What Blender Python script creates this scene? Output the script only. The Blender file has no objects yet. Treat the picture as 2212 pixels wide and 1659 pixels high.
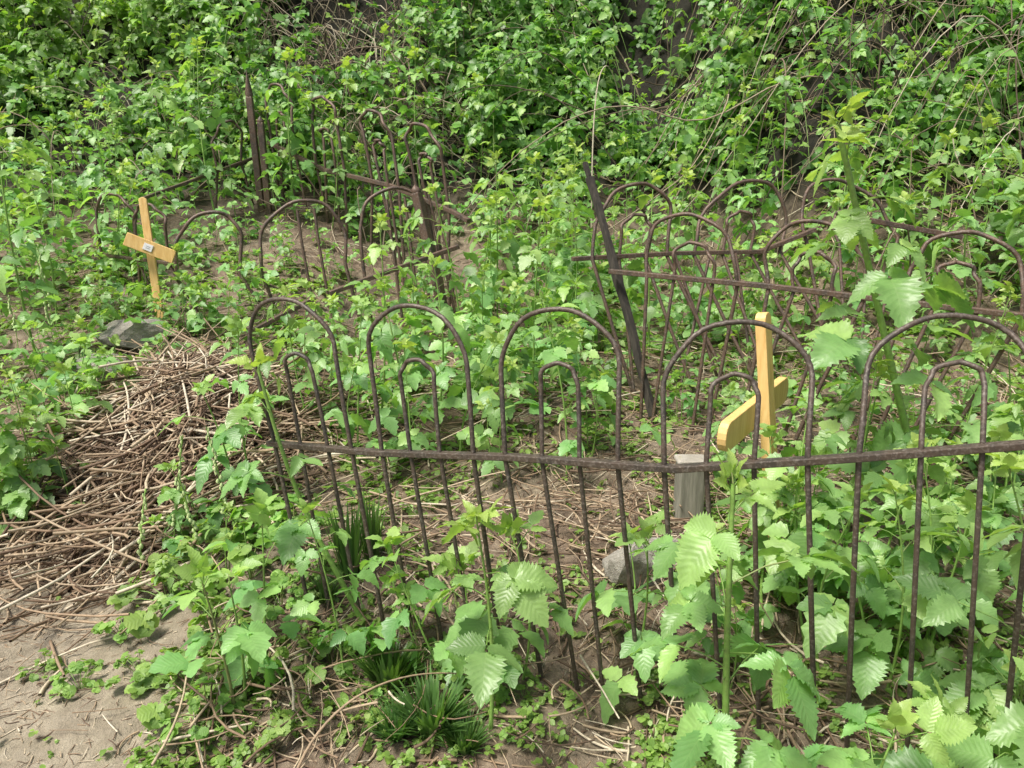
import bpy, math, random
import numpy as np
from mathutils import Vector, Matrix
rng=np.random.default_rng(7); random.seed(7)
COL=bpy.context.scene.collection
def sm(a,b,x):
    t=np.clip((np.asarray(x,float)-a)/(b-a),0,1); return t*t*(3-2*t)
# ---------------------------------------------------------------- terrain
def noise2(x,y,s=1.0,k=0):
    x=x*s;y=y*s
    return (np.sin(x*1.7+y*.9+k)+np.sin(-x*1.1+y*2.1+1.3+k*2)+np.sin(x*2.9-y*1.3+2.1+k)*.6+np.sin(x*4.1+y*4.7+.7*k)*.4+np.sin(-x*6.3+y*5.1+k*3)*.25)/3.25
def clump(x,y): return noise2(x,y,1.25,11)+.6*noise2(x,y,3.4,4)
def H(x,y):
    x=np.asarray(x,float);y=np.asarray(y,float)
    zl=np.interp(y,[-30,1.7,2.6,3.0,4.3,5,6,7,8,9,12,16,34],[-.3,0,.02,.12,.56,.74,1.0,1.4,2.1,3.3,7,9,11])
    zm=np.interp(y,[-30,1.7,2.5,3.9,5.6,6.5,7.5,8.5,12,16,34],[-.3,0,.18,.40,.52,.95,1.6,2.6,7,9,11])
    zr=np.interp(y,[-30,1.7,2.5,3.9,4.9,6,7,9,12,16,34],[-.3,0,.18,.45,.90,1.9,3.0,5.2,8,10,12])
    wl=1-sm(-1.7,-.8,x); wr=sm(1.2,2.6,x)
    z=zl*wl+zr*wr+zm*(1-wl-wr)
    z=z+.14*np.exp(-((x+1.55)/.44)**2-((y-3.5)/.45)**2)
    st=7.8-1.8*sm(1.0,2.6,x);bank=sm(0,1.2,y-st)
    return z+.02*noise2(x,y,2.3)+.012*noise2(x,y,7,3)+bank*(.12*noise2(x,y,.8,5)+.42*np.clip(clump(x,y),-.75,.8))
# ---------------------------------------------------------------- mesh helpers
def mk(name,V,F,att=None,mat=None,smooth=True):
    me=bpy.data.meshes.new(name)
    V=np.ascontiguousarray(V,dtype=np.float32);F=np.ascontiguousarray(F,dtype=np.int32)
    n=F.shape[1]
    me.vertices.add(len(V)); me.vertices.foreach_set('co',V.ravel())
    me.loops.add(F.size); me.loops.foreach_set('vertex_index',F.ravel())
    me.polygons.add(len(F)); me.polygons.foreach_set('loop_start',np.arange(0,F.size,n,dtype=np.int32))
    me.update(calc_edges=True)
    me.polygons.foreach_set('use_smooth',np.full(len(F),smooth))
    if att is not None:
        a=me.attributes.new('luv','FLOAT_VECTOR','POINT'); a.data.foreach_set('vector',np.ascontiguousarray(att,dtype=np.float32).ravel())
    if mat: me.materials.append(mat)
    me.validate()
    return me
def obj(name,me,parent=None,**kw):
    o=bpy.data.objects.new(name,me); COL.objects.link(o)
    if parent: o.parent=parent
    for k,v in kw.items(): o[k]=v
    return o
def cat(parts):
    Vs=[];Fs=[];As=[];o=0
    for p in parts:
        Vs.append(p[0]);Fs.append(p[1]+o);As.append(p[2] if len(p)>2 and p[2] is not None else np.zeros((len(p[0]),3)));o+=len(p[0])
    return np.concatenate(Vs),np.concatenate(Fs),np.concatenate(As)
def nz(v): return v/np.maximum(np.linalg.norm(v,axis=-1,keepdims=True),1e-9)
def tubes(P,r,ref=None,sides=5):
    P=np.asarray(P,float); N,K,_=P.shape
    r=np.broadcast_to(np.asarray(r,float),(N,K))
    T=nz(np.gradient(P,axis=1))
    if ref is None: ref=nz(rng.normal(size=(N,1,3)))
    else: ref=np.broadcast_to(np.asarray(ref,float).reshape(-1,1,3),(N,1,3))
    A=nz(np.cross(T,np.broadcast_to(ref,T.shape))); B=np.cross(T,A)
    an=np.arange(sides)*2*math.pi/sides
    V=P[:,:,None,:]+r[:,:,None,None]*(np.cos(an)[None,None,:,None]*A[:,:,None,:]+np.sin(an)[None,None,:,None]*B[:,:,None,:])
    idx=np.arange(N*K*sides).reshape(N,K,sides)
    a=idx[:,:-1,:];b=np.roll(a,-1,axis=2);c=idx[:,1:,:];d=np.roll(c,-1,axis=2)
    F=np.stack([a,b,d,c],-1).reshape(-1,4)
    return V.reshape(-1,3),F
def leaflet(rows,h,W,serr=.1,fold=.3,droop=.25,tip=.75,base=.5,rip=0.0):
    t=np.linspace(0,1,rows+1); w=t**base*(1-t)**tip; w=W*w/w.max()+.003
    V=[];A=[]
    for j in range(rows+1):
        for c in range(-h,h+1):
            q=c/h; ww=w[j]; yy=t[j]; z=fold*abs(ww*q)-droop*yy*yy-.25*fold*ww*q*q
            if abs(c)==h: ww=ww*(1+serr*(1 if j%2 else -1)); 
            x=ww*q
            if rip and abs(c)==h: z+=rip*math.sin(j*.8+c)
            V.append((x,yy+ (.03*abs(q)),z));A.append((q,yy,0))
    n=2*h+1;F=[]
    for j in range(rows):
        for c in range(2*h): a=j*n+c;F.append((a,a+1,a+n+1,a+n))
    return np.array(V),np.array(F),np.array(A)
T_HI=leaflet(22,2,.35,.15,.26,.30,1.0,.5,.022)
T_MID=leaflet(8,1,.36,.16,.28,.25,.9,.5)
T_LO=leaflet(4,1,.39,.12,.25,.25,.8,.5)
T_V=leaflet(3,1,.42,.0,.2,.2,.6,.5)
T_ROUND=leaflet(6,1,.5,.14,.2,.2,.35,.4)
A3=[(-1.2,.0,.85),(0,.18,1.05),(1.2,.0,.85)]
A5=[(-2.0,.0,.62),(-.95,.02,.9),(0,.2,1.08),(.95,.02,.9),(2.0,.0,.62)]
A7=[(-2.2,0,.75),(-1.45,0,.9),(-.7,0,1),(0,0,1.05),(.7,0,1),(1.45,0,.9),(2.2,0,.75)]
def leaves(pos,nrm,head,size,tint,tm,arr):
    N=len(pos);n=nz(nrm);f=nz(head-n*(head*n).sum(-1,keepdims=True));s=np.cross(f,n)
    TV,TF,TA=tm;nv=len(TV)
    m=len(arr);Vall=np.empty((N,m,nv,3));
    for k,(a,off,sc) in enumerate(arr):
        aa=a+rng.normal(0,.12,N);ca=np.cos(aa)[:,None];sa=np.sin(aa)[:,None]
        S=(sc*rng.uniform(.85,1.15,N))[:,None]
        tl=rng.normal(0,.22,N)[:,None]
        lx=TV[None,:,0]*S*rng.uniform(.85,1.15,N)[:,None];ly=TV[None,:,1]*S;lz=TV[None,:,2]*S*rng.uniform(.3,2.2,N)[:,None]+lx*rng.normal(0,.2,N)[:,None]+ly*tl
        ly=ly+off
        X=lx*ca+ly*sa;Y=-lx*sa+ly*ca
        sz=size[:,None,None]
        Vall[:,k]=pos[:,None,:]+sz*(X[...,None]*s[:,None,:]+Y[...,None]*f[:,None,:]+lz[...,None]*n[:,None,:])
    F=(TF[None]+np.arange(N*m)[:,None,None]*nv).reshape(-1,4)
    A=np.broadcast_to(TA,(N,m,nv,3)).copy();A[...,2]=np.asarray(tint)[:,None,None]
    return Vall.reshape(-1,3),F,A.reshape(-1,3)
# ---------------------------------------------------------------- materials
def newmat(name):
    m=bpy.data.materials.new(name);m.use_nodes=True;nt=m.node_tree;nt.nodes.clear()
    return m,nt,lambda t,**k:_n(nt,t,**k)
def _n(nt,t,**k):
    n=nt.nodes.new(t)
    for a,b in k.items(): setattr(n,a,b)
    return n
def ramp(nt,fac,stops):
    r=nt.nodes.new('ShaderNodeValToRGB');e=r.color_ramp.elements
    while len(e)<len(stops): e.new(.5)
    for i,(p,c) in enumerate(stops): e[i].position=p;e[i].color=(*c,1)
    nt.links.new(fac,r.inputs[0]);return r.outputs[0]
def noise(nt,scale,detail=4,vec=None,rough=.6):
    n=nt.nodes.new('ShaderNodeTexNoise');n.inputs['Scale'].default_value=scale;n.inputs['Detail'].default_value=detail;n.inputs['Roughness'].default_value=rough
    if vec is None:
        tc=nt.nodes.new('ShaderNodeTexCoord');vec=tc.outputs['Object']
    nt.links.new(vec,n.inputs['Vector']);return n.outputs['Fac']
def mixc(nt,f,a,b,mode='MIX'):
    m=nt.nodes.new('ShaderNodeMix');m.data_type='RGBA';m.blend_type=mode
    for s,v in ((m.inputs[0],f),(m.inputs[6],a),(m.inputs[7],b)):
        if hasattr(v,'is_linked') : nt.links.new(v,s)
        elif isinstance(v,(int,float)): s.default_value=v
        else: s.default_value=(*v,1)
    return m.outputs[2]
def math_(nt,op,a,b=None,c=None):
    m=nt.nodes.new('ShaderNodeMath');m.operation=op
    for s,v in zip(m.inputs,(a,b,c)):
        if v is None: continue
        if hasattr(v,'is_linked'): nt.links.new(v,s)
        else: s.default_value=v
    return m.outputs[0]
def bump(nt,h,st,dist=.01):
    b=nt.nodes.new('ShaderNodeBump');b.inputs['Strength'].default_value=st;b.inputs['Distance'].default_value=dist;nt.links.new(h,b.inputs['Height']);return b.outputs[0]
def leafmat(name,stops,young=(.46,.60,.15),veins=9,rough=.40,trans=.42,objvar=.25,bs=.16):
    m,nt,N=newmat(name);L=nt.links
    geo=N('ShaderNodeNewGeometry');att=N('ShaderNodeAttribute');att.attribute_name='luv'
    sep=N('ShaderNodeSeparateXYZ');L.new(att.outputs['Vector'],sep.inputs[0])
    c=ramp(nt,geo.outputs['Random Per Island'],stops)
    oi=N('ShaderNodeObjectInfo')
    hsv=N('ShaderNodeHueSaturation');L.new(c,hsv.inputs['Color'])
    L.new(math_(nt,'MULTIPLY_ADD',oi.outputs['Random'],.03,.477),hsv.inputs['Hue'])
    L.new(math_(nt,'MULTIPLY_ADD',oi.outputs['Random'],objvar,1-objvar*.5),hsv.inputs['Value'])
    c=mixc(nt,sep.outputs[2],hsv.outputs[0],young)
    au=math_(nt,'ABSOLUTE',sep.outputs[0])
    ph=math_(nt,'SUBTRACT',sep.outputs[1],math_(nt,'MULTIPLY',au,.22))
    wv=math_(nt,'SINE',math_(nt,'MULTIPLY',ph,veins*6.283))
    mid=math_(nt,'LESS_THAN',au,.035)
    vn=math_(nt,'MAXIMUM',math_(nt,'GREATER_THAN',wv,.95),mid)
    nn=noise(nt,35,3)
    c=mixc(nt,math_(nt,'MULTIPLY',vn,.15),c,(.40,.54,.24))
    c=mixc(nt,ramp(nt,nn,[(.4,(0,0,0)),(.8,(.35,.35,.35))]),c,(.08,.16,.04))
    bsdf=N('ShaderNodeBsdfPrincipled');L.new(c,bsdf.inputs['Base Color']);bsdf.inputs['Roughness'].default_value=rough;bsdf.inputs['Specular IOR Level'].default_value=.65
    L.new(bump(nt,math_(nt,'MULTIPLY_ADD',nn,3.0,wv),bs,.002),bsdf.inputs['Normal'])
    tr=N('ShaderNodeBsdfTranslucent');L.new(mixc(nt,1.0,c,(1.2,1.3,.45),'MULTIPLY'),tr.inputs['Color'])
    mx=N('ShaderNodeMixShader');mx.inputs[0].default_value=trans;L.new(bsdf.outputs[0],mx.inputs[1]);L.new(tr.outputs[0],mx.inputs[2])
    o=N('ShaderNodeOutputMaterial');L.new(mx.outputs[0],o.inputs[0]);return m
M_BR=leafmat('bramble_leaf',[(0,(.12,.28,.09)),(.4,(.20,.42,.14)),(.75,(.27,.52,.18)),(1,(.38,.62,.19))])
M_BANK=leafmat('bank_leaf',[(0,(.045,.14,.03)),(.4,(.115,.30,.06)),(.8,(.20,.45,.09)),(1,(.34,.58,.12))],objvar=0)
M_COV=leafmat('ground_leaf',[(0,(.12,.25,.045)),(.5,(.20,.39,.08)),(1,(.31,.52,.12))],objvar=0,veins=6)
M_MAL=leafmat('mallow_leaf',[(0,(.14,.30,.06)),(.6,(.23,.43,.09)),(1,(.33,.54,.12))],veins=5,rough=.55)
M_GR=leafmat('grass_blade',[(0,(.04,.12,.025)),(.6,(.07,.20,.04)),(1,(.14,.30,.06))],veins=0.1)
def stickmat(name,stops,rough=.8):
    m,nt,N=newmat(name);L=nt.links
    geo=N('ShaderNodeNewGeometry');c=ramp(nt,geo.outputs['Random Per Island'],stops)
    nn=noise(nt,60,3);c=mixc(nt,ramp(nt,nn,[(.3,(.5,.5,.5)),(.7,(0,0,0))]),c,(.09,.065,.042))
    b=N('ShaderNodeBsdfPrincipled');L.new(c,b.inputs['Base Color']);b.inputs['Roughness'].default_value=rough
    L.new(bump(nt,nn,.4,.003),b.inputs['Normal'])
    o=N('ShaderNodeOutputMaterial');L.new(b.outputs[0],o.inputs[0]);return m
M_DEAD=stickmat('dead_stem',[(0,(.09,.058,.036)),(.3,(.21,.138,.085)),(.55,(.37,.27,.17)),(.82,(.54,.44,.30)),(1,(.72,.65,.50))])
M_VINE=stickmat('dead_vine',[(0,(.07,.052,.035)),(.5,(.19,.145,.095)),(.8,(.38,.32,.22)),(1,(.60,.55,.42))])
M_STEM=stickmat('green_stem',[(0,(.17,.34,.06)),(.6,(.24,.44,.09)),(1,(.24,.25,.10))],.5)
def iron(name,base,rust):
    m,nt,N=newmat(name);L=nt.links
    a=noise(nt,14,6);b2=noise(nt,120,4)
    c=ramp(nt,a,[(.35,base),(.55,rust),(.7,base),(.82,tuple(v*1.7 for v in rust))])
    c=mixc(nt,ramp(nt,b2,[(.50,(0,0,0)),(.72,(.65,.65,.65))]),c,(.25,.225,.19))
    b=N('ShaderNodeBsdfPrincipled');L.new(c,b.inputs['Base Color']);b.inputs['Roughness'].default_value=.55;b.inputs['Metallic'].default_value=.2
    L.new(bump(nt,b2,.5,.002),b.inputs['Normal'])
    o=N('ShaderNodeOutputMaterial');L.new(b.outputs[0],o.inputs[0]);return m
M_IRON=iron('weathered_iron',(.050,.044,.037),(.085,.062,.045))
M_IRON2=iron('rusted_iron',(.060,.045,.035),(.125,.077,.052))
def wood(name,c1,c2,sc=6,rough=.55):
    m,nt,N=newmat(name);L=nt.links
    tc=N('ShaderNodeTexCoord');mp=N('ShaderNodeMapping');mp.inputs['Scale'].default_value=(12,12,1.2);L.new(tc.outputs['Object'],mp.inputs[0])
    a=noise(nt,sc,5,mp.outputs[0]);b2=noise(nt,9,3)
    c=ramp(nt,a,[(.3,c1),(.7,c2)]);c=mixc(nt,ramp(nt,b2,[(.55,(0,0,0)),(.8,(.5,.5,.5))]),c,tuple(v*.6 for v in c1))
    b=N('ShaderNodeBsdfPrincipled');L.new(c,b.inputs['Base Color']);b.inputs['Roughness'].default_value=rough
    L.new(bump(nt,a,.5,.005),b.inputs['Normal'])
    o=N('ShaderNodeOutputMaterial');L.new(b.outputs[0],o.inputs[0]);return m
M_WOOD=wood('varnished_pine',(.62,.38,.12),(.80,.56,.23))
M_GREY=wood('weathered_wood',(.12,.12,.09),(.27,.26,.21),6,.9)
M_DARKW=wood('dark_rotten_wood',(.016,.015,.012),(.060,.052,.040),5,.95)
def stone():
    m,nt,N=newmat('lichen_stone');L=nt.links
    a=noise(nt,8,8);b2=noise(nt,30,5)
    c=ramp(nt,a,[(.3,(.22,.20,.165)),(.6,(.38,.36,.31)),(.8,(.54,.51,.46))])
    c=mixc(nt,ramp(nt,b2,[(.58,(0,0,0)),(.68,(.6,.6,.6))]),c,(.30,.27,.14))
    b=N('ShaderNodeBsdfPrincipled');L.new(c,b.inputs['Base Color']);b.inputs['Roughness'].default_value=.9
    L.new(bump(nt,b2,.8,.01),b.inputs['Normal'])
    o=N('ShaderNodeOutputMaterial');L.new(b.outputs[0],o.inputs[0]);return m
M_STONE=stone()
def plain(name,c,r=.5):
    m,nt,N=newmat(name);b=N('ShaderNodeBsdfPrincipled');nn=noise(nt,50,2)
    nt.links.new(ramp(nt,nn,[(0,tuple(v*.85 for v in c)),(1,c)]),b.inputs['Base Color']);b.inputs['Roughness'].default_value=r
    o=N('ShaderNodeOutputMaterial');nt.links.new(b.outputs[0],o.inputs[0]);return m
M_WHITE=plain('white_plate',(.85,.85,.85));M_INK=plain('dark_ink',(.3,.3,.33))
M_BELL=plain('pale_green_petal',(.50,.62,.28))
def groundmat():
    m,nt,N=newmat('soil');L=nt.links
    tc=N('ShaderNodeTexCoord');P=tc.outputs['Object'];sep=N('ShaderNodeSeparateXYZ');L.new(P,sep.inputs[0])
    a=noise(nt,1.6,8,P,.65);b2=noise(nt,22,8,P,.7);c3=noise(nt,140,4,P);d4=noise(nt,5,5,P,.6)
    soil=ramp(nt,b2,[(.3,(.082,.060,.040)),(.5,(.185,.137,.093)),(.7,(.30,.235,.165))])
    tan=ramp(nt,b2,[(.25,(.205,.175,.122)),(.5,(.32,.277,.20)),(.75,(.445,.395,.30))])
    tan=mixc(nt,ramp(nt,d4,[(.42,(0,0,0)),(.62,(.5,.5,.5))]),tan,(.19,.158,.112))
    humus_shade=ramp(nt,b2,[(.3,(.009,.009,.006)),(.6,(.022,.020,.012)),(.8,(.045,.040,.025))])  # bank soil, darkened so shade in the leaf gaps sits in its colour
    w=math_(nt,'ADD',sep.outputs[0],math_(nt,'MULTIPLY_ADD',a,.9,-.45))
    px=N('ShaderNodeMapRange');L.new(w,px.inputs[0]);px.inputs[1].default_value=-.6;px.inputs[2].default_value=-1.0
    py=N('ShaderNodeMapRange');L.new(sep.outputs[1],py.inputs[0]);py.inputs[1].default_value=3.1;py.inputs[2].default_value=2.7
    pm=math_(nt,'MULTIPLY',px.outputs[0],py.outputs[0])
    pat=ramp(nt,a,[(.45,(0,0,0)),(.62,(.45,.45,.45))])
    c=mixc(nt,math_(nt,'MAXIMUM',pm,pat),soil,tan)
    c=mixc(nt,ramp(nt,c3,[(.62,(0,0,0)),(.72,(.5,.5,.5))]),c,(.46,.40,.31))
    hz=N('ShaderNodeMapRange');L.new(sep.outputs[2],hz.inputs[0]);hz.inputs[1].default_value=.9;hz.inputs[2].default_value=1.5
    c=mixc(nt,hz.outputs[0],c,humus_shade)  # blends in by height; shade between bank leaves painted into the soil
    b=N('ShaderNodeBsdfPrincipled');L.new(c,b.inputs['Base Color']);b.inputs['Roughness'].default_value=.95
    h=math_(nt,'ADD',b2,math_(nt,'MULTIPLY',c3,.4))
    L.new(bump(nt,h,.8,.025),b.inputs['Normal'])
    o=N('ShaderNodeOutputMaterial');L.new(b.outputs[0],o.inputs[0]);return m
M_SOIL=groundmat()
# ---------------------------------------------------------------- ground
i=np.linspace(-1,1,460);j=np.linspace(-1,1,420)
gx=3.8*i+26*i**5;gy=4+4.2*j+26*j**5
X,Y=np.meshgrid(gx,gy);Z=H(X,Y)+rng.normal(size=X.shape)*(np.abs(X)<5)*np.where((X<-.7)&(Y<2.9),.0035,.006)
idx=np.arange(X.size).reshape(X.shape)
F=np.stack([idx[:-1,:-1],idx[:-1,1:],idx[1:,1:],idx[1:,:-1]],-1).reshape(-1,4)
obj('ground',mk('ground',np.stack([X,Y,Z],-1).reshape(-1,3),F,None,M_SOIL),kind='structure')
# ---------------------------------------------------------------- fences
def V3(*a): return np.array(a,float)
def beam(name,pts,w,h,mat,parent,rough=0):
    pts=np.array(pts,float)
    if rough:
        K0=len(pts);tt=np.linspace(0,K0-1,14);pts=np.stack([np.interp(tt,np.arange(K0),pts[:,k]) for k in range(3)],-1)
    K=len(pts);T=nz(np.gradient(pts,axis=0))
    up=np.array([0,0,1.]);S=nz(np.cross(T,up));Nn=np.cross(S,T)
    if abs(T[0][2])>.99: S=np.tile(V3(1,0,0),(K,1));Nn=np.cross(S,T)
    c=[(-1,-1),(1,-1),(1,1),(-1,1)]
    V=np.stack([pts+S*a*w/2+Nn*b*h/2 for a,b in c],1).reshape(-1,3)
    if rough: V=V+np.random.default_rng(5).normal(0,rough,V.shape)
    F=[]
    for k in range(K-1):
        for q in range(4):
            F.append((k*4+q,k*4+(q+1)%4,(k+1)*4+(q+1)%4,(k+1)*4+q))
    F+= [(3,2,1,0),((K-1)*4,(K-1)*4+1,(K-1)*4+2,(K-1)*4+3)]
    o=obj(name,mk(name,V,np.array(F),None,mat,False),parent)
    b=o.modifiers.new('b','BEVEL');b.width=min(w,h)*.14;b.segments=2;b.limit_method='ANGLE';b.angle_limit=1.0
    return o
def qpt(pan,s,q):
    A,B,dA,dB,uA,uB=pan;r=A+(B-A)*s
    return r+(q*(uA+(uB-uA)*s) if q>0 else -q*(dA+(dB-dA)*s))
def hoop(pan,s0,s1,top,rad,mat,parent,low=1.06,wob=.003,lean=.02):
    A,B,*_=pan;wd=np.linalg.norm((B-A))*(s1-s0);uh=np.linalg.norm(qpt(pan,.5*(s0+s1),1)-qpt(pan,.5*(s0+s1),1e-9))
    q0=max(.15,top-wd/2/uh);m=(s0+s1)/2;hf=(s1-s0)/2
    jit=random.uniform(-lean,lean)
    pl=[(s0,-low),(s0,-low*.5),(s0,-.001),(s0+.0,q0*.5),(s0,q0*.98)]
    arc=[(m-hf*math.cos(p),q0+(top-q0)*math.sin(p)) for p in np.linspace(.001,math.pi-.001,21)]
    pl=pl+arc[1:-1]+[(s1,q0*.98),(s1,q0*.5),(s1,-.001),(s1,-low*.5),(s1,-low)]
    j0,j1=random.uniform(-lean,lean),random.uniform(-lean,lean);ln=np.linalg.norm(B-A)
    pts=np.array([qpt(pan,s+(jit*q*hf*2 if q>0 else -q*(j0 if s<m else j1)/ln),q) for s,q in pl])
    pts+=np.array([[wob*math.sin(k*.9+s0*30),wob*math.cos(k*1.1+s0*20),0] for k in range(len(pts))])
    nrm=nz(np.cross(B-A,qpt(pan,.5,1)-qpt(pan,.5,-1)))
    V,F=tubes(pts[None],rad,nrm,10)
    return obj('hoop',mk('hoop',V,F,None,mat),parent)
def fence(base,label):
    e=obj('iron_fence',None);e.empty_display_size=.1;e['label']=label;e['category']='fence';e['group']='iron grave fences'
    e.location=base;return e
def under(parent):
    off=np.array(parent.location)
    for c in parent.children:
        co=np.empty(len(c.data.vertices)*3,np.float32);c.data.vertices.foreach_get('co',co)
        co=co.reshape(-1,3)-off.astype(np.float32);c.data.vertices.foreach_set('co',co.ravel())
def run(pan,quads,rad,mat,par,big=1,small=.63,wob=.003,lean=.02):
    for s0,s1,s2,s3 in quads:
        hoop(pan,s0,s3,big*random.uniform(.985,1.015),rad,mat,par,1.06,wob,lean)
        if small: hoop(pan,s1,s2,small*random.uniform(.97,1.03),rad*.92,mat,par,1.06,wob,lean)
def quad(s0,s3): return (s0,s0+(s3-s0)*.33,s0+(s3-s0)*.67,s3)
f1=fence((.36,1.85,0),'dark wrought iron hoop-topped grave fence, bent and leaning among brambles')
A=V3(-.80,2.37,.67);C=V3(.357,1.78,.81);D=V3(1.13,1.55,.955)
pL=(A,C,V3(.09,-.09,-.57),V3(.11,.09,-.81),V3(-.085,.04,.47),V3(.01,.10,.365))
pR=(C,D,V3(.11,.09,-.81),V3(.13,.06,-.93),V3(.01,.10,.345),V3(.09,.19,.245))
run(pL,[(.032,.119,.197,.2735),(.359,.435,.517,.598),(.676,.761,.840,.922)],.0068,M_IRON,f1)
run(pR,[(.0165,.143,.276,.424),(.558,.712,.855,.975)],.0068,M_IRON,f1)
beam('rail',[A+V3(.015,-.008,0),A*.66+C*.34+V3(0,0,-.010),A*.3+C*.7+V3(0,0,.004),C-V3(.04,-.01,0),C+V3(.04,-.015,.004),C*.5+D*.5+V3(0,0,-.006),D,D+V3(.6,-.1,.12)],.026,.017,M_IRON,f1)
under(f1)
f2=fence((1.2,3.2,.4),'rusty hoop-topped iron fence slumped sideways over leaning bars')
A=V3(.50,3.72,1.06);B=V3(2.05,2.82,.985)
p=(A,B,V3(-.02,-.02,-.66),V3(-.28,.05,-.68),V3(-.02,.05,.29),V3(.02,.08,.30))
run(p,[(.09,.159,.262,.32),(.393,.457,.547,.616),(.703,.758,.839,.92)],.0088,M_IRON2,f2,1,.58,.008,.07)
beam('rail',[A-V3(.03,-.02,0),A*.6+B*.4+V3(0,0,.01),B,B+V3(.5,-.28,-.03)],.032,.023,M_IRON2,f2);under(f2)
f3=fence((1.3,4.3,.5),'rusted hoop-topped iron fence with warped rail on bank')
A=V3(.36,4.02,1.09);B=V3(1.37,4.32,1.10);Cc=V3(2.38,4.38,1.2)
p=(A,B,V3(.12,-.15,-.66),V3(.38,-.3,-.68),V3(.05,.08,.37),V3(.04,.08,.38))
run(p,[(.056,.19,.344,.46),(.604,.777,.94,1.12)],.0098,M_IRON2,f3,1,.58,.008,.08)
for a_,b_ in [(.85,.1),(.5,.25),(.7,-.15)]:
    q0=A+(B-A)*a_;P=np.array([q0+V3(0,-.02,.0),q0+V3(b_*.5,-.1,-.33),q0+V3(b_,-.18,-.68)]);V,F=tubes(P[None],.0088,V3(0,1,0),8);obj('bar',mk('bar',V,F,None,M_IRON2),f3)
p=(B,Cc,V3(.3,-.3,-.68),V3(-.35,-.2,-.7),V3(-.04,.1,.38),V3(-.15,.1,.30))
run(p,[quad(.27,.763)],.0098,M_IRON2,f3,1,.5,.008,.08)
beam('rail',[A-V3(.05,0,0),A*.5+B*.5+V3(0,0,.01),B,B*.7+Cc*.3+V3(0,0,.09)],.034,.022,M_IRON2,f3)
beam('broken_rail',[V3(1.72,3.9,1.30),V3(2.0,3.88,1.25),V3(2.20,3.85,1.215)],.05,.026,M_IRON2,f3)
under(f3)
po=obj('leaning_post',None);po.location=(.67,3.55,.4);po['label']='dark rotten wooden corner post leaning with splintered top';po['category']='post'
beam('shaft',[V3(.685,3.58,.38),V3(.59,3.69,.75),V3(.475,3.86,1.18),V3(.385,4.0,1.5)],.034,.034,M_DARKW,po,.0032)
beam('splinter',[V3(.385,4.0,1.5),V3(.37,4.02,1.55),V3(.365,4.03,1.57)],.024,.018,M_DARKW,po);under(po)
def post(par,a,b,w,spike=.12,mat=M_IRON2):
    a=V3(*a);b=V3(*b);beam('post',[a,(a+b)/2,b],w,w,mat,par)
    V,F=tubes(np.array([[b,b+(b-a)*.02,nz(b-a)*spike+b]]),[[w*.55,w*.62,.002]],V3(1,0,0),6);obj('finial',mk('finial',V,F,None,mat),par)
f4=fence((-1.2,6.2,.8),'reddish rusted iron fence with tall hoops climbing weedy slope')
A=V3(-2.06,6.85,1.78);B=V3(-.42,5.62,1.26)
p=(A,B,V3(.03,0,-.75),V3(.05,-.05,-.68),V3(-.02,.02,.50),V3(-.1,.03,.56))
run(p,[quad(.02,.18),quad(.30,.45)],.012,M_IRON2,f4,1,.55,.012,.10)
run(p,[quad(.60,.75),quad(.83,.99)],.012,M_IRON2,f4,1,.62,.012,.10)
beam('rail',[A,A*.66+B*.34+V3(0,0,-.05),A*.3+B*.7+V3(0,0,.02),B,B+V3(.12,-.1,-.06)],.038,.032,M_IRON2,f4)
post(f4,(-2.06,6.55,.95),(-2.11,6.6,2.12),.052,.2);post(f4,(-2.00,6.52,1.1),(-2.02,6.55,1.92),.05,.05);post(f4,(-.40,5.05,.40),(-.62,5.17,1.40),.058,.05);under(f4)
f5=fence((-1.2,5.1,.6),'iron hoops on fallen sloping rail inside overgrown plot')
A=V3(-.50,5.25,1.0);B=V3(-2.15,4.70,.88)
p=(A,B,V3(.05,-.05,-.55),V3(.1,0,-.35),V3(-.05,.05,.46),V3(-.03,.05,.37))
run(p,[quad(.014,.284),quad(.352,.656)],.0115,M_IRON2,f5,1,.0,.008,.08)
run(p,[quad(.724,.94)],.0115,M_IRON2,f5,1,0,.008,.15)
for s_ in (.10,.17,.50,.44):
    P=np.array([qpt(p,s_,q) for q in (.85,.4,-.5,-1)]);V,F=tubes(P[None],.0095,V3(1,0,0),8);obj('bar',mk('bar',V,F,None,M_IRON2),f5)
beam('rail',[V3(-.34,5.0,1.07),V3(-.9,4.75,.89),V3(-1.10,4.65,.82)],.036,.028,M_IRON2,f5)
beam('rail',[V3(-1.18,4.60,.80),V3(-1.50,4.40,.64)],.036,.026,M_IRON2,f5)
for (a_,b_) in [((-.47,5.2,1.3),(-.52,5.15,.5)),((-.6,5.25,1.35),(-.45,5.15,.5)),((-.55,5.23,1.4),(-.36,5.15,.5))]:
    V,F=tubes(np.array([[a_,((a_[0]+b_[0])/2,(a_[1]+b_[1])/2,(a_[2]+b_[2])/2),b_]]),.009,V3(1,0,0),8);obj('bar',mk('bar',V,F,None,M_IRON2),f5)
under(f5)
f6=fence((-2.6,6.2,1.2),'dark iron hoop fence half swallowed by brambles')
A=V3(-2.15,6.7,1.65);B=V3(-2.75,5.75,1.32)
p=(A,B,V3(0,0,-.6),V3(0,0,-.5),V3(0,0,.36),V3(-.02,0,.30))
run(p,[quad(.10,.34)],.010,M_IRON2,f6,1,0,.012,.15)
beam('rail',[A,B],.03,.022,M_IRON2,f6)
A=V3(-2.75,5.2,1.0);B=V3(-2.15,5.05,.95)
p=(A,B,V3(0,0,-.3),V3(0,0,-.3),V3(.03,0,.42),V3(.05,0,.32))
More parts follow.
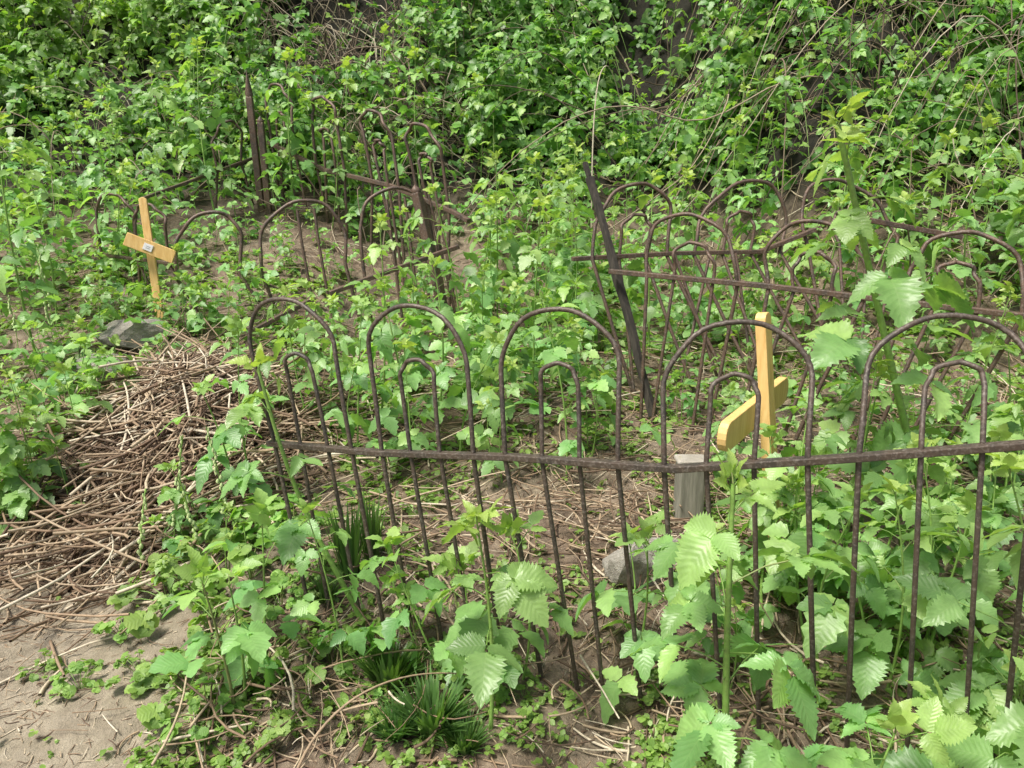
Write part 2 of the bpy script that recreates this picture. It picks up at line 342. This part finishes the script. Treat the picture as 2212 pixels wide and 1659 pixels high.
run(p,[quad(.04,.50),quad(.48,.85)],.010,M_IRON2,f6,1,0,.008,.15);beam('rail',[A,B],.03,.02,M_IRON2,f6);under(f6)
# ---------------------------------------------------------------- crosses
def board(name,a,b,w,th,face,mat,par,round_a=False,round_b=False):
    a=V3(*a);b=V3(*b);t=nz(b-a);nf=nz(V3(*face)-t*np.dot(V3(*face),t));s=np.cross(t,nf)
    L=np.linalg.norm(b-a)
    def end(x0,sg,rd):
        r=w/2
        if rd: return [(x0-sg*r*.8+sg*r*.8*math.sin(q),r*math.cos(q)) for q in np.linspace(0,math.pi,9)]
        return [(x0,r),(x0,-r)]
    prof=end(L,1,round_b)+[(x,y) for x,y in end(0,-1,round_a)[::-1]]
    V=[a+t*x+s*y+nf*th/2*k for k in (1,-1) for x,y in prof]
    n=len(prof);me=bpy.data.meshes.new(name)
    me.from_pydata([tuple(v) for v in V],[],[tuple(range(n)),tuple(range(2*n-1,n-1,-1))]+[(i_,i_+n,(i_+1)%n+n,(i_+1)%n) for i_ in range(n)])
    me.materials.append(mat);o=obj(name,me,par);m=o.modifiers.new('b','BEVEL');m.width=min(.003,th*.2);m.segments=2;m.limit_method='ANGLE';return o
c1=obj('wooden_cross',None);c1.location=(.93,2.5,.18);c1['label']='yellow varnished wooden grave cross with rounded ends, standing by fence';c1['category']='cross';c1['group']='wooden grave crosses'
cd=nz(V3(.37,.53,.02));nf=nz(np.cross(cd,V3(0,0,1)))
board('upright',(.945,2.50,.10),(.843,2.575,1.06),.066,.036,nf,M_WOOD,c1,False,True)
cc=V3(.878,2.555,.715)-nf*.034
board('crossbar',cc-cd*.34,cc+cd*.33,.10,.03,nf,M_WOOD,c1,True,True);under(c1)
c2=obj('wooden_cross',None);c2.location=(-2.14,4.68,.7);c2['label']='small tilted pine cross with white name plate among weeds';c2['category']='cross';c2['group']='wooden grave crosses'
nf=nz(V3(.25,-1,.1))
board('upright',(-2.14,4.66,.50),(-2.215,4.77,1.38),.045,.03,nf,M_WOOD,c2,False,True)
cd=nz(V3(.27,.07,-.125));cd=nz(cd-nf*np.dot(cd,nf));cc=V3(-2.165,4.70,1.085)+nf*.031
board('crossbar',cc-cd*.145,cc+cd*.14,.08,.025,nf,M_WOOD,c2)
pc=cc+nf*.0155-cd*.012
board('name_plate',pc-cd*.026,pc+cd*.026,.040,.004,nf,M_WHITE,c2)
sd=np.cross(cd,nf)
for k in (-.5,.5):
    q=pc+nf*.003+sd*k*.010;l=.013-.003*abs(k);board('lettering',q-cd*l,q+cd*l,.002,.0012,nf,M_INK,c2)
under(c2)
ms=obj('grave_marker',None);ms.location=(.68,2.7,.2);ms['label']='squat grey weathered wooden grave stub with pale top';ms['category']='grave marker'
beam('stub',[V3(.68,2.76,.12),V3(.68,2.76,.32),V3(.68,2.76,.45)],.105,.08,M_GREY,ms)
beam('top_slab',[V3(.68,2.76,.453),V3(.68,2.76,.472)],.118,.09,M_STONE,ms);under(ms)
def rock(loc,sc,seed,label,rz=None):
    import bmesh
    bm=bmesh.new();bmesh.ops.create_icosphere(bm,subdivisions=4,radius=1);r=np.random.default_rng(seed)
    pl=nz(r.normal(size=(18,3)));dd=r.uniform(.5,.9,18)
    for v in bm.verts:
        p_=np.array(v.co)
        for n_,d_ in zip(pl,dd):
            k=p_@n_-d_
            if k>0: p_=p_-n_*k
        p_=p_*(1+.04*math.sin(p_[0]*9+seed)*math.sin(p_[1]*8+2)*math.cos(p_[2]*7))+r.normal(0,.006,3)
        v.co=Vector(p_)
    me=bpy.data.meshes.new('rock');bm.to_mesh(me);bm.free();me.materials.append(M_STONE)
    o=obj('rock',me);o.location=(loc[0],loc[1],float(H(loc[0],loc[1]))+loc[2]);o.scale=sc;o.rotation_euler=(r.uniform(-.3,.3),r.uniform(-.3,.3),r.uniform(0,6) if rz is None else rz)
    o['label']=label;o['category']='rock';return o
rock((-2.14,4.28,.08),(.25,.14,.12),3,'pale grey broken rock on debris heap',.2)
rock((-2.22,4.02,.03),(.17,.11,.09),5,'grey rock slab sunk into dead stems',.5)
rock((.46,2.45,.05),(.16,.13,.12),9,'rounded lichen-spotted stone lying inside grave plot')
# ---------------------------------------------------------------- brambles
def bramble(h,nl,size,lean,tm,seed,thick=.006,young=.5,stems=1,five=.3,taper=.65,low=.16,spread=.03):
    global rng
    old=rng;rng=np.random.default_rng(seed)
    SP=[];LV=[]
    for s in range(stems):
        hh=h*(1 if s==0 else rng.uniform(.55,.95));az=rng.uniform(0,6.28)
        lv=V3(*lean,0) if s==0 else V3(math.cos(az),math.sin(az),0)*rng.uniform(.08,.3)*hh
        t=np.linspace(0,1,12)[:,None]
        b=rng.normal(0,.03,2)*hh
        P=lv*t**1.3+V3(0,0,hh)*t+V3(b[0],b[1],0)*np.sin(t*math.pi)+(V3(math.cos(az),math.sin(az),0)*spread*(s>0)*rng.uniform(.5,1.2))
        r=thick*(1-taper*t[:,0])
        SP.append(tubes(P[None],r[None],V3(1,.3,.1),6))
        n_=max(4,int(nl*(hh/h)))
        ft=np.concatenate([np.linspace(low,.93,n_-2)+rng.normal(0,.02,n_-2),[.97,.99,1.0]]);ft=np.clip(ft,0,1);n_=len(ft)
        base=np.stack([np.interp(ft,t[:,0],P[:,k]) for k in range(3)],-1)
        ang=np.arange(n_)*2.4+rng.uniform(0,6)+rng.normal(0,.3,n_)
        out=np.stack([np.cos(ang),np.sin(ang),np.zeros(n_)],-1)
        up=V3(0,0,1)[None]
        topn=sm(.86,1.0,ft)[:,None]
        sz=size*(1-.30*np.abs(ft-.45)/.55)*(1-.38*topn[:,0])*rng.uniform(.75,1.15,n_)
        pl=sz*rng.uniform(.7,1.5,n_)*(1-.5*topn[:,0])
        tip=base+out*(pl*(1-.45*topn[:,0]))[:,None]+up*(pl*(.35+.7*topn[:,0]))[:,None]
        mid=(base+tip)/2+up*(pl*.08)[:,None]
        SP.append(tubes(np.stack([base,mid,tip],1),min(thick,.007)*.28,None,4))
        nr=up*(1-.6*topn)+out*(rng.uniform(.05,.7,n_)[:,None]*(1-topn)-.75*topn)+rng.normal(0,.25,(n_,3))
        hd=out+up*(1.3*topn)+rng.normal(0,.15,(n_,3))
        ti=np.clip(young*topn[:,0]+rng.uniform(0,.15,n_)+.3*young*sm(.55,.9,ft),0,1)
        is5=rng.random(n_)<five
        if is5.any(): LV.append(leaves(tip[is5],nr[is5],hd[is5],sz[is5],ti[is5],tm,A5))
        if (~is5).any(): LV.append(leaves(tip[~is5],nr[~is5],hd[~is5],sz[~is5],ti[~is5],tm,A3))
        npk=int(40*hh)
        if tm is T_HI:
            f=rng.uniform(.05,.9,npk);bp=np.stack([np.interp(f,t[:,0],P[:,k]) for k in range(3)],-1);dr=nz(rng.normal(size=(npk,3))*V3(1,1,.2));tk=min(thick,.008)
            SP.append(tubes(np.stack([bp,bp+dr*(thick*.9+.002),bp+dr*(thick*.9+.006)],1),np.broadcast_to([[tk*.3,tk*.2,.0003]],(npk,3)),None,3))
    rng=old
    V,F,_=cat(SP);ms_=mk('stem',V,F,None,M_STEM)
    V,F,A_=cat(LV);ml=mk('leaves',V,F,A_,M_BR)
    return ms_,ml
def put(vm,x,y,s=1,rot=None,label='leafy upright bramble shoot with toothed green leaves',z=-.02,name='bramble_plant',cat_='bramble',grp='bramble shoots'):
    e=bpy.data.objects.new(name,None);COL.objects.link(e);e.empty_display_size=.1
    e.location=(x,y,float(H(x,y))+z);e.scale=(s,)*3
    e.rotation_euler=(0,0,rot) if rot is not None else (rng.normal(0,.06),rng.normal(0,.06),rng.uniform(0,6.28))
    e['label']=label;e['category']=cat_;e['group']=grp
    for nme,me in zip(('stem','leaves'),vm):
        o=bpy.data.objects.new(nme,me);o.parent=e;COL.objects.link(o)
    return e
VAR=[bramble(.80,11+k%4,.10,(rng.uniform(-.12,.12),rng.uniform(-.12,.12)),T_MID,100+k,.0055,[.35,.6,.8,.2][k%4],1+(k%3>0),.35,.65,.25,.12) for k in range(14)]
TALL=[bramble(1.15,18,.10,(rng.uniform(-.2,.1),rng.uniform(-.12,.12)),T_MID,200+k,.007,.85,1,.35,.65,.2,.15) for k in range(5)]
BUSH=[bramble(.5,9,.10,(rng.uniform(-.1,.1),rng.uniform(-.1,.1)),T_MID,300+k,.005,.35,3,.35,.65,.2,.14) for k in range(6)]
HI='tall thorny bramble shoot with pleated bright leaves beside iron fence'
put(bramble(.64,8,.115,(-.03,0),T_HI,1,.007,.6,1,.6,.65,.5),-.06,1.82,1,0,HI)
put(bramble(.90,14,.112,(-.04,.03),T_HI,2,.010,.6,1,.6,.5,.3),.50,1.47,1,0,HI)
put(bramble(.86,10,.10,(-.28,.02),T_HI,3,.010,.85,1,.4,.5,.35),-.47,2.2,1,0,HI)
put(bramble(1.50,22,.145,(-.50,.0),T_HI,4,.015,1.0,1,.4,.4,.2),1.50,2.50,1,0,'very tall thick bramble cane topped by yellow-green new leaves')
for k,(x,y,h,s) in enumerate([(.80,1.42,.40,.115),(1.02,1.38,.48,.125),(1.20,1.50,.85,.13),(1.15,1.40,.35,.12),(1.05,1.95,.42,.1),(1.25,2.05,.5,.1),(1.48,1.95,.7,.11),(1.18,2.3,.5,.10),(1.02,2.25,.45,.10),(1.40,2.3,.55,.10),(.99,2.42,.45,.09),(1.35,1.8,.42,.1),(1.3,2.8,.6,.1),(.87,2.28,.54,.095),(.80,2.18,.46,.085)]):
    put(bramble(h,7+int(h*5),s,(random.uniform(-.1,.1),random.uniform(-.08,.08)),T_HI,20+k,.006,[.6,.25,.45][k%3],1+k%2,.5),x,y,1,None,'low bramble shoot with large pleated toothed leaves')
def dens(x,y):
    d=.95*float(np.clip(.80+.9*noise2(np.array(x),np.array(y),1.9,21),.1,1))
    if (x+2.15)**2+(y-4.05)**2<.06: return 0
    if (x+2.15)**2+(y-4.5)**2<.05: return 0
    if x<-2.0 and 2.7<y<3.6: return .7
    if x<-.75 and y<2.7: return 0
    if (x+1.55)**2/.32+(y-3.35)**2/.52<1: return .0
    if y<1.95: return 0
    if -.75<x<.9 and y<3.05 and y>2.0: d=.0
    if .0<x<1.7 and 2.6<y<3.7: d=.05
    if -1.4<x<-.75 and 2.0<y<3: d=.05
    if -.9<x<.0 and 3.0<y<3.4: d=.25
    if x>.7 and 3.5<y<4.4: d=.35
    if -2.3<x<-.3 and 4.2<y<5.15: d=.30
    if -2.0<x<-.35 and 5.15<y<6.3: d=.10
    return d
pts=[];tries=0
while len(pts)<248 and tries<80000:
    tries+=1
    y=1.95+5.9*rng.random()**1.05;x=rng.uniform(-1,1)*(.68*y+.1)
    if rng.random()>dens(x,y): continue
    mind=.16+.026*y
    if any((x-a)**2+(y-b)**2<mind*mind for a,b in pts): continue
    pts.append((x,y))
for x,y in pts:
    r=rng.random();g=(.82+.4*float(noise2(np.array(x),np.array(y),1.3,2)*.5+.5))
    low=(-2.6<x<-.3 and 4.0<y<6.3) or (x>.4 and 2.9<y<4.4) or (x<-1.2 and y<3.9)
    if low: g*=.60
    if y>2.6 and r<.18 and not low: put(TALL[rng.integers(5)],x,y,g*rng.uniform(.75,1.0),label='tall bramble shoot with yellow-green tip above weeds')
    elif r<.30: put(BUSH[rng.integers(6)],x,y,g*rng.uniform(.8,1.1))
    else: put(VAR[rng.integers(14)],x,y,g*rng.uniform(.6,1.0))
for x,y,s in [(-.62,4.6,.75),(.42,5.0,1.05),(.32,4.5,.95),(-2.35,6.3,1.2),(-1.75,6.4,1.1),(-1.35,6.7,1.05),(1.9,4.8,.95),(.1,3.7,.9),(-2.05,2.85,.65),(-1.92,2.85,.6),(-2.2,3.05,.8),(2.6,4.3,1.0),(-.1,5.2,1.0),(-.25,3.9,.9)]:
    put(TALL[rng.integers(5)],x,y,s,label='tall bramble shoot with yellow-green tip above weeds')
for x,y,s in [(-1.90,4.42,.7),(-2.06,4.52,.55),(-1.80,4.48,.7),(-2.36,4.50,.6),(-2.18,4.55,.5),(-2.35,4.1,.6),(-1.98,3.0,.9),(-1.95,3.25,.9),(-2.1,3.45,1.0),(-2.25,3.7,.9),(-1.80,2.92,.7),(-2.1,2.9,.9),(-1.9,3.6,.7)]: put(BUSH[rng.integers(6)],x,y,s)
# ---------------------------------------------------------------- low lobed weeds, grass, flower spikes
def mallow(seed,n=16,rad=.16,size=.045):
    global rng
    old=rng;rng=np.random.default_rng(seed)
    a=rng.uniform(0,6.28,n);r=rad*np.sqrt(rng.random(n));P=np.stack([r*np.cos(a),r*np.sin(a),.03+.12*rng.random(n)*(1.2-r/rad)],-1)
    out=np.stack([np.cos(a),np.sin(a),0*a],-1)
    st=tubes(np.stack([P*V3(.1,.1,0),P*V3(.6,.6,.8),P],1),.0018,None,4)
    lv=leaves(P,V3(0,0,1)+out*.35+rng.normal(0,.25,(n,3)),out,size*rng.uniform(.5,1.25,n),rng.uniform(0,.25,n),T_ROUND,A7)
    rng=old
    return mk('stem',st[0],st[1],None,M_STEM),mk('leaves',*lv,M_MAL)
MAL=[mallow(400+k,9+3*(k%3),.11+.03*(k%4),.028+.005*(k%3)) for k in range(7)]
mp=[(-1.15,2.35,1.0),(-1.25,2.2,.7),(-1.28,1.98,.6),(-1.1,2.0,.6),(-.95,2.15,.9),(-.9,2.4,1.3),(-1.08,2.55,1.2),(-.95,2.6,1.4),(-.75,2.25,1.0),(-.7,1.95,.9),(-.62,1.8,.7),(-.85,1.85,.8),(-.5,1.85,.7),(-.55,2.05,.9),(-.42,1.78,.6),(-.8,2.6,1.2),(-1.45,2.1,.45),(-1.02,2.3,1.1),(-.95,1.95,.8)]
for x,y,s in mp: put(MAL[rng.integers(7)],x,y,s*rng.uniform(.9,1.1),None,'low clump of lobed mallow leaves on bare dirt',0,'low_weed','weed','low lobed weeds')
for x,y,s in [(-1.0,2.45,.5),(-1.12,2.3,.4),(-1.2,2.62,.55)]: put(BUSH[rng.integers(6)],x,y,s,None,'knee-high leafy weed at edge of dirt path')
for k in range(36):
    y=rng.uniform(1.75,3.6);x=rng.uniform(-.85,.55*y)
    put(MAL[rng.integers(7)],x,y,rng.uniform(.3,.6)*(.6 if -.3<x<.6 and 2<y<3 else 1),None,'small low weed with lobed green leaves',0,'low_weed','weed','low lobed weeds')
def grassclump(seed,n,l,sp):
    r=np.random.default_rng(seed);a=r.uniform(0,6.28,n);t=np.linspace(0,1,6);L=l*r.uniform(.5,1.1,n);s=sp*r.uniform(.0,1.1,n);b=.03*np.sqrt(r.random(n))
    out=np.stack([np.cos(a),np.sin(a),0*a],-1)
    P=out[:,None,:]*(b[:,None]+s[:,None]*t**1.2)[...,None]+V3(0,0,1)*(L[:,None]*(t-.18*t**2.5))[...,None]
    side=np.stack([-np.sin(a),np.cos(a),0*a],-1)[:,None,:];w=(.0062*(1-t**2)+.0004)[None,:,None]
    V=np.stack([P-side*w,P+side*w],2);idx=np.arange(n*6*2).reshape(n,6,2)
    F=np.stack([idx[:,:-1,0],idx[:,:-1,1],idx[:,1:,1],idx[:,1:,0]],-1).reshape(-1,4)
    return mk('grass_clump',V.reshape(-1,3),F,np.zeros((n*12,3)),M_GR)
GC=[grassclump(k,170,.15,.10) for k in range(3)]+[grassclump(9,60,.35,.08)]
for k,(x,y,s) in enumerate([(-.22,1.82,1.15),(-.36,1.97,1.1),(-.32,1.80,.75),(-.13,1.76,.7),(-.62,2.3,.6),(-.56,2.42,1.0),(-.5,2.5,.9)]):
    o=obj('grass_clump',GC[3 if k>4 else k%3]);o.location=(x,y,float(H(x,y))-.01);o.scale=(s,)*3;o.rotation_euler[2]=k;o['label']='dark green arching grass tuft growing at fence foot';o['category']='grass tuft';o['group']='grass tufts'
def spike(seed,h):
    r=np.random.default_rng(seed);t=np.linspace(0,1,10)[:,None];b=r.normal(0,.06,2)
    P=V3(b[0],b[1],0)*t**2+V3(0,0,h)*t;st=tubes(P[None],.0022,V3(1,.2,0),5)
    n_=22;f=np.linspace(.35,.99,n_);bp=np.stack([np.interp(f,t[:,0],P[:,k]) for k in range(3)],-1);a=r.uniform(0,6.28,n_);o_=np.stack([np.cos(a),np.sin(a),0*a],-1)
    sz=.007*(1.25-.8*f)/.8;k0=bp+o_*.007
    bl=tubes(np.stack([k0+V3(0,0,.002),k0-V3(0,0,.006),k0-V3(0,0,.014)],1),np.stack([sz*.3,sz,sz*.7],1),V3(1,0,0),6)
    e=obj('flowering_weed',None);obj('stem',mk('stem',*st,None,M_STEM),e);obj('flowers',mk('flowers',*bl,None,M_BELL),e)
    e['label']='slender stalk strung with tiny pale green bell flowers';e['category']='wildflower';e['group']='flower stalks';return e
for k,(x,y,h) in enumerate([(-1.27,2.62,.55),(-1.05,2.6,.5),(-1.1,2.52,.38),(-1.33,2.5,.35),(-2.6,4.3,.5),(-2.75,4.2,.5),(-2.7,4.5,.55)]):
    e=spike(500+k,h);e.location=(x,y,float(H(x,y))-.01);e.rotation_euler=(rng.normal(0,.1),rng.normal(0,.1),k)
# ---------------------------------------------------------------- dead stems heap, litter, vines
def ground_sticks(cx,cy,L,az,h0,rise,rad,curv,K=6):
    t=np.linspace(-.5,.5,K)[None]
    c_=np.cos(az)[:,None];s_=np.sin(az)[:,None];d=L[:,None]*t;b=curv[:,None]*(L[:,None])*(t*t*4-.5)
    x=cx[:,None]+d*c_-b*s_;y=cy[:,None]+d*s_+b*c_
    z=H(cx,cy)[:,None]*.35+H(x,y)*.65+h0[:,None]+rise[:,None]*d
    return tubes(np.stack([x,y,z],-1),rad[:,None]*np.linspace(1.1,.7,K)[None],None,5)
n_=2600
q=rng.normal(size=(n_,2))
cx=-1.53+.30*q[:,0];cy=3.30+.36*q[:,1]
hp=ground_sticks(cx,cy,rng.uniform(.12,.7,n_),rng.uniform(0,6.28,n_),rng.random(n_)*.18*np.exp(-((cx+1.55)/.42)**2-((cy-3.45)/.45)**2)+.01,rng.normal(0,.22,n_),rng.uniform(.002,.007,n_),rng.normal(0,.15,n_))
n2=330;q=rng.normal(size=(n2,2));cx=-1.48+.26*q[:,0];cy=3.15+.30*q[:,1]
hp2=ground_sticks(cx,cy,rng.uniform(.4,.95,n2),rng.uniform(0.0,3.1,n2),.04+.15*rng.random(n2),rng.normal(0,.25,n2),rng.uniform(.003,.0065,n2),rng.normal(0,.2,n2),10)
hp=cat([hp,hp2])
obj('dead_stem_heap',mk('dead_stem_heap',hp[0],hp[1],None,M_DEAD),kind='stuff',label='tangled brown heap of cut dead bramble stems',category='brush pile')
n_=13000
y=1.7+6.3*rng.random(n_)**1.2;x=rng.uniform(-1,1,n_)*(.70*y+.3)
k_=((x>-.9)|(y>2.75)|(rng.random(n_)<.10));dn_=noise2(x,y,1.9,8);k_&=(rng.random(n_)<np.clip(.6+.6*dn_,.2,1));x=x[k_];y=y[k_];n_=len(x)
lt=ground_sticks(x,y,rng.uniform(.05,.5,n_)*np.where(y<2.4,.6,1),rng.uniform(0,6.28,n_),rng.random(n_)**3*.10+.004,rng.normal(0,.1,n_),rng.uniform(.0012,.0045,n_)*np.where(x<-.9,.6,1),rng.normal(0,.1,n_))
obj('dead_stem_litter',mk('dead_stem_litter',*lt,None,M_DEAD),kind='stuff',label='dry brown stems and straw scattered over soil',category='litter')
n_=8000;y=rng.uniform(1.6,3.4,n_);x=rng.uniform(-2.2,1.2,n_)
ch=ground_sticks(x,y,rng.uniform(.008,.05,n_),rng.uniform(0,6.28,n_),np.full(n_,.002),rng.normal(0,.1,n_),rng.uniform(.0007,.002,n_),rng.normal(0,.05,n_),3)
obj('straw_chips',mk('straw_chips',*ch,None,M_DEAD),kind='stuff',label='small dry straw bits on trodden dirt',category='litter')
def vines(n_,xs,ys,Lr,lift,rad,K=12):
    az=rng.uniform(0,6.28,n_);L=rng.uniform(*Lr,n_);t=np.linspace(0,1,K)[None]
    az2=az[:,None]+rng.normal(0,.8,n_)[:,None]*t
    x=xs[:,None]+L[:,None]*t*np.cos(az2);y=ys[:,None]+.45*L[:,None]*t*np.sin(az2)
    z=H(x,y)+.05+rng.uniform(*lift,n_)[:,None]*np.sin(t*math.pi)**.8+.06*np.sin(t*7+az[:,None])
    return tubes(np.stack([x,y,z],-1),rng.uniform(*rad,n_)[:,None]*np.linspace(1.1,.5,K)[None],None,5)
n1=360;xa=rng.normal(-1.6,.9,n1);ya=rng.normal(8.0,.5,n1)
n2=150;xb=rng.normal(3.8,.8,n2);yb=rng.normal(6.0,.8,n2)
n3=280;xc=rng.uniform(-5,6,n3);yc=rng.uniform(6.0,10.5,n3)
n4=60;xd=rng.uniform(.5,5.5,n4);yd=rng.uniform(5.8,8.5,n4)
vv=cat([vines(n1,xa,ya,(.4,1.4),(.1,.6),(.003,.008)),vines(n2,xb,yb,(.6,2.2),(.3,1.1),(.003,.006)),vines(n3,xc,yc,(.4,1.5),(.1,.7),(.003,.006)),vines(n4,xd,yd,(1.5,3.2),(.6,1.3),(.004,.007),22)])
obj('dead_vines',mk('dead_vines',vv[0],vv[1],None,M_VINE),kind='stuff',label='dry brown vines tangled over bank',category='vines')
def gapf(x,y): return .6*np.exp(-((x+1.6)/.8)**2-((y-8.0)/.45)**2)+.25*np.exp(-((x-4.0)/.9)**2-((y-6.6)/.7)**2)
lft=lambda x,y: sm(-1.5,-4.5,x)*sm(7,9,y)
n_=62000
y=rng.uniform(5.6,12.4,n_);x=rng.uniform(-1,1,n_)*(.74*y+.6)
st_=7.3-1.9*sm(1.0,2.6,x)
cl=clump(x,y)
k_=(rng.random(n_)<np.clip(.55+1.3*cl-gapf(x,y)+.3*lft(x,y),.05,1))&(y>st_+rng.normal(0,.25,n_));x=x[k_];y=y[k_];cl=cl[k_];n_=len(x)
z=H(x,y)+np.abs((.05+.45*rng.random(n_)**.8)*(.6+.8*np.clip(cl,-.5,1)))
g=nz(np.stack([rng.normal(0,.5,n_),-.75+rng.normal(0,.45,n_),.8+rng.normal(0,.35,n_)],-1))
a=rng.uniform(0,6.28,n_);hd=np.stack([np.cos(a),np.sin(a)*.5-.3,-.5+0*a],-1)
ti=np.clip(.05+.36*lft(x,y)+.2*np.clip(cl,0,1)*rng.random(n_),0,.7)  # far-left leaves tinted lighter: hazy brightness put into their colour
bl=leaves(np.stack([x,y,z],-1),g,hd,rng.uniform(.045,.085,n_),ti,T_LO,A3)
n_=3500;y=rng.uniform(5.8,12.4,n_);x=rng.uniform(-1,1,n_)*(.72*y+.5);st_=7.4-1.9*sm(1.0,2.6,x);cl=clump(x,y)
k_=(rng.random(n_)<np.clip(.54+1.3*cl-.7*gapf(x,y)+.2*lft(x,y),.04,1))&(y>st_+rng.normal(0,.2,n_));x=x[k_];y=y[k_];n_=len(x)
K=14;t=np.linspace(0,1,K)[None];az=-math.pi/2+rng.normal(0,.9,n_);L=rng.uniform(.45,1.25,n_)
px_=x[:,None]+L[:,None]*t*np.cos(az)[:,None];py_=y[:,None]+.75*L[:,None]*t*np.sin(az)[:,None]
z0=H(x,y)[:,None];lift=rng.uniform(.3,.95,n_)[:,None]
pz_=z0+lift*np.sin(t*math.pi*.75)-.45*L[:,None]*t**2+.05
pz_=np.maximum(pz_,H(px_,py_)+.05)
SPP=np.stack([px_,py_,pz_],-1)
spt=tubes(SPP,.0035*(1.2-.8*t),None,4)
LP=SPP[:,2:].reshape(-1,3)+rng.normal(0,.03,(n_*(K-2),3));m_=len(LP)
g=nz(V3(0,-.45,1)+rng.normal(0,.35,(m_,3)));a=rng.uniform(0,6.28,m_);hd=np.stack([np.cos(a),np.sin(a)-.4,-.3+0*a],-1)
tn=np.tile(t[0,2:],n_)
ti=np.clip(.5*sm(.75,1,tn)+.36*lft(LP[:,0],LP[:,1])+.15*rng.random(m_),0,.8)  # tip tint is new growth; the far-left part is painted haze
bl2=leaves(LP,g,hd,rng.uniform(.055,.105,m_)*(1-.35*sm(.7,1,tn)),ti,T_MID,A3)
bl=cat([bl,bl2])
obj('bank_foliage',mk('bank_foliage',*bl,M_BANK),kind='stuff',label='dense wall of leafy green bramble over steep bank',category='undergrowth')
obj('bank_canes',mk('bank_canes',spt[0],spt[1],None,M_STEM),kind='stuff',label='thin arching green canes within bank thicket',category='undergrowth')
n_=10000
y=2.9+4.8*rng.random(n_);x=rng.uniform(-1,1,n_)*(.70*y+.4)
dd_=np.array([dens(a_,b_) for a_,b_ in zip(x,y)])
k_=(rng.random(n_)<np.where(dd_>.3,dd_,.05))&(rng.random(n_)<np.clip(.32+.8*noise2(x,y,2.2,6)+.4*sm(6,7,y),.03,1));x=x[k_];y=y[k_];n_=len(x)
z=H(x,y)+.02+.28*rng.random(n_)**1.5
g=nz(np.stack([rng.normal(0,.35,n_),rng.normal(-.2,.35,n_),1+0*x],-1));a=rng.uniform(0,6.28,n_);hd=np.stack([np.cos(a),np.sin(a),-.2+0*a],-1)
ul=leaves(np.stack([x,y,z],-1),g,hd,rng.uniform(.04,.085,n_),rng.uniform(0,.3,n_),T_LO,A3)
obj('understory_leaves',mk('understory_leaves',*ul,M_BR),kind='stuff',label='low bramble leaves carpeting weedy slope',category='undergrowth')
n_=56000
y=1.6+4.2*rng.random(n_)**1.3;x=rng.uniform(-1,1,n_)*(.70*y+.3)
dn_=noise2(x,y,3.1,2)+.8*noise2(x,y,9,5)
lim=np.clip(.24+.50*dn_,.02,.9)
path=(x<-1.0)&(y<2.8);lim=np.where(path,.01,lim);lim=np.where((x<-.6)&(x>-1.0)&(y<2.5),lim*.9,lim)
lim=np.where((x>-.1)&(x<.35)&(y<1.95),lim*.6,lim)
lim=np.where((x>-.3)&(x<.6)&(y>2.0)&(y<3.2),lim*.4,lim);lim=np.where(((x+1.55)**2/.32+(y-3.35)**2/.5)<1,0,lim)
k_=rng.random(n_)<lim;x=x[k_];y=y[k_];n_=len(x)
z=H(x,y)+.004+.035*rng.random(n_)**1.5
g=nz(np.stack([rng.normal(0,.35,n_),rng.normal(0,.35,n_),1+0*x],-1));a=rng.uniform(0,6.28,n_);hd=np.stack([np.cos(a),np.sin(a),.1+0*a],-1)
gc=leaves(np.stack([x,y,z],-1),g,hd,rng.uniform(.008,.024,n_)*(1+.3*(y-1.6)),rng.uniform(0,.3,n_),T_V,A3)
obj('ground_cover',mk('ground_cover',*gc,M_COV),kind='stuff',label='small chickweed-like leaves covering soil',category='ground cover')
cane=obj('bare_cane',None);cane.location=(-.5,1.7,0);cane['label']='bare reddish brown cane arching over the ground';cane['category']='cane'
t=np.linspace(0,1,20)[:,None];P=V3(-.56,1.62,.0)*(1-t)**3+V3(-.5,1.66,.22)*3*t*(1-t)**2+V3(-.35,1.85,.22)*3*t*t*(1-t)+V3(-.10,1.95,.10)*t**3
obj('stem',mk('stem',*tubes(P[None],(.0045*(1-.6*t[:,0]))[None],V3(1,0,.3),7),None,M_DEAD),cane);under(cane)
# ---------------------------------------------------------------- light, sky, camera
S=bpy.context.scene
el=math.radians(62);sx,sy=-.70,-.55;rot=math.atan2(sx,sy)
w=bpy.data.worlds.new('World');S.world=w;w.use_nodes=True;nt=w.node_tree;bg=nt.nodes['Background'];sk=nt.nodes.new('ShaderNodeTexSky');sk.sky_type='NISHITA';sk.sun_disc=False;sk.sun_elevation=el;sk.sun_rotation=rot;sk.dust_density=6
nt.links.new(sk.outputs[0],bg.inputs[0]);bg.inputs[1].default_value=.15
l=bpy.data.lights.new('sun','SUN');l.energy=5.0;l.angle=math.radians(16);l.color=(1,.96,.89);lo=bpy.data.objects.new('sun',l);COL.objects.link(lo)
d=nz(V3(sx,sy,0))*math.cos(el)+V3(0,0,math.sin(el));lo.rotation_euler=Vector(-d).to_track_quat('-Z','Y').to_euler();lo.location=(-5,-3,9)
c=bpy.data.cameras.new('camera');c.lens=27.2;c.sensor_width=36;c.clip_end=300;c.clip_start=.05;co=bpy.data.objects.new('camera',c);COL.objects.link(co);co.location=(0,0,1.5);co.rotation_euler=(math.radians(75),0,0);S.camera=co
S.view_settings.view_transform='Standard';S.view_settings.look='None';S.view_settings.exposure=0
print('plants',len(pts))
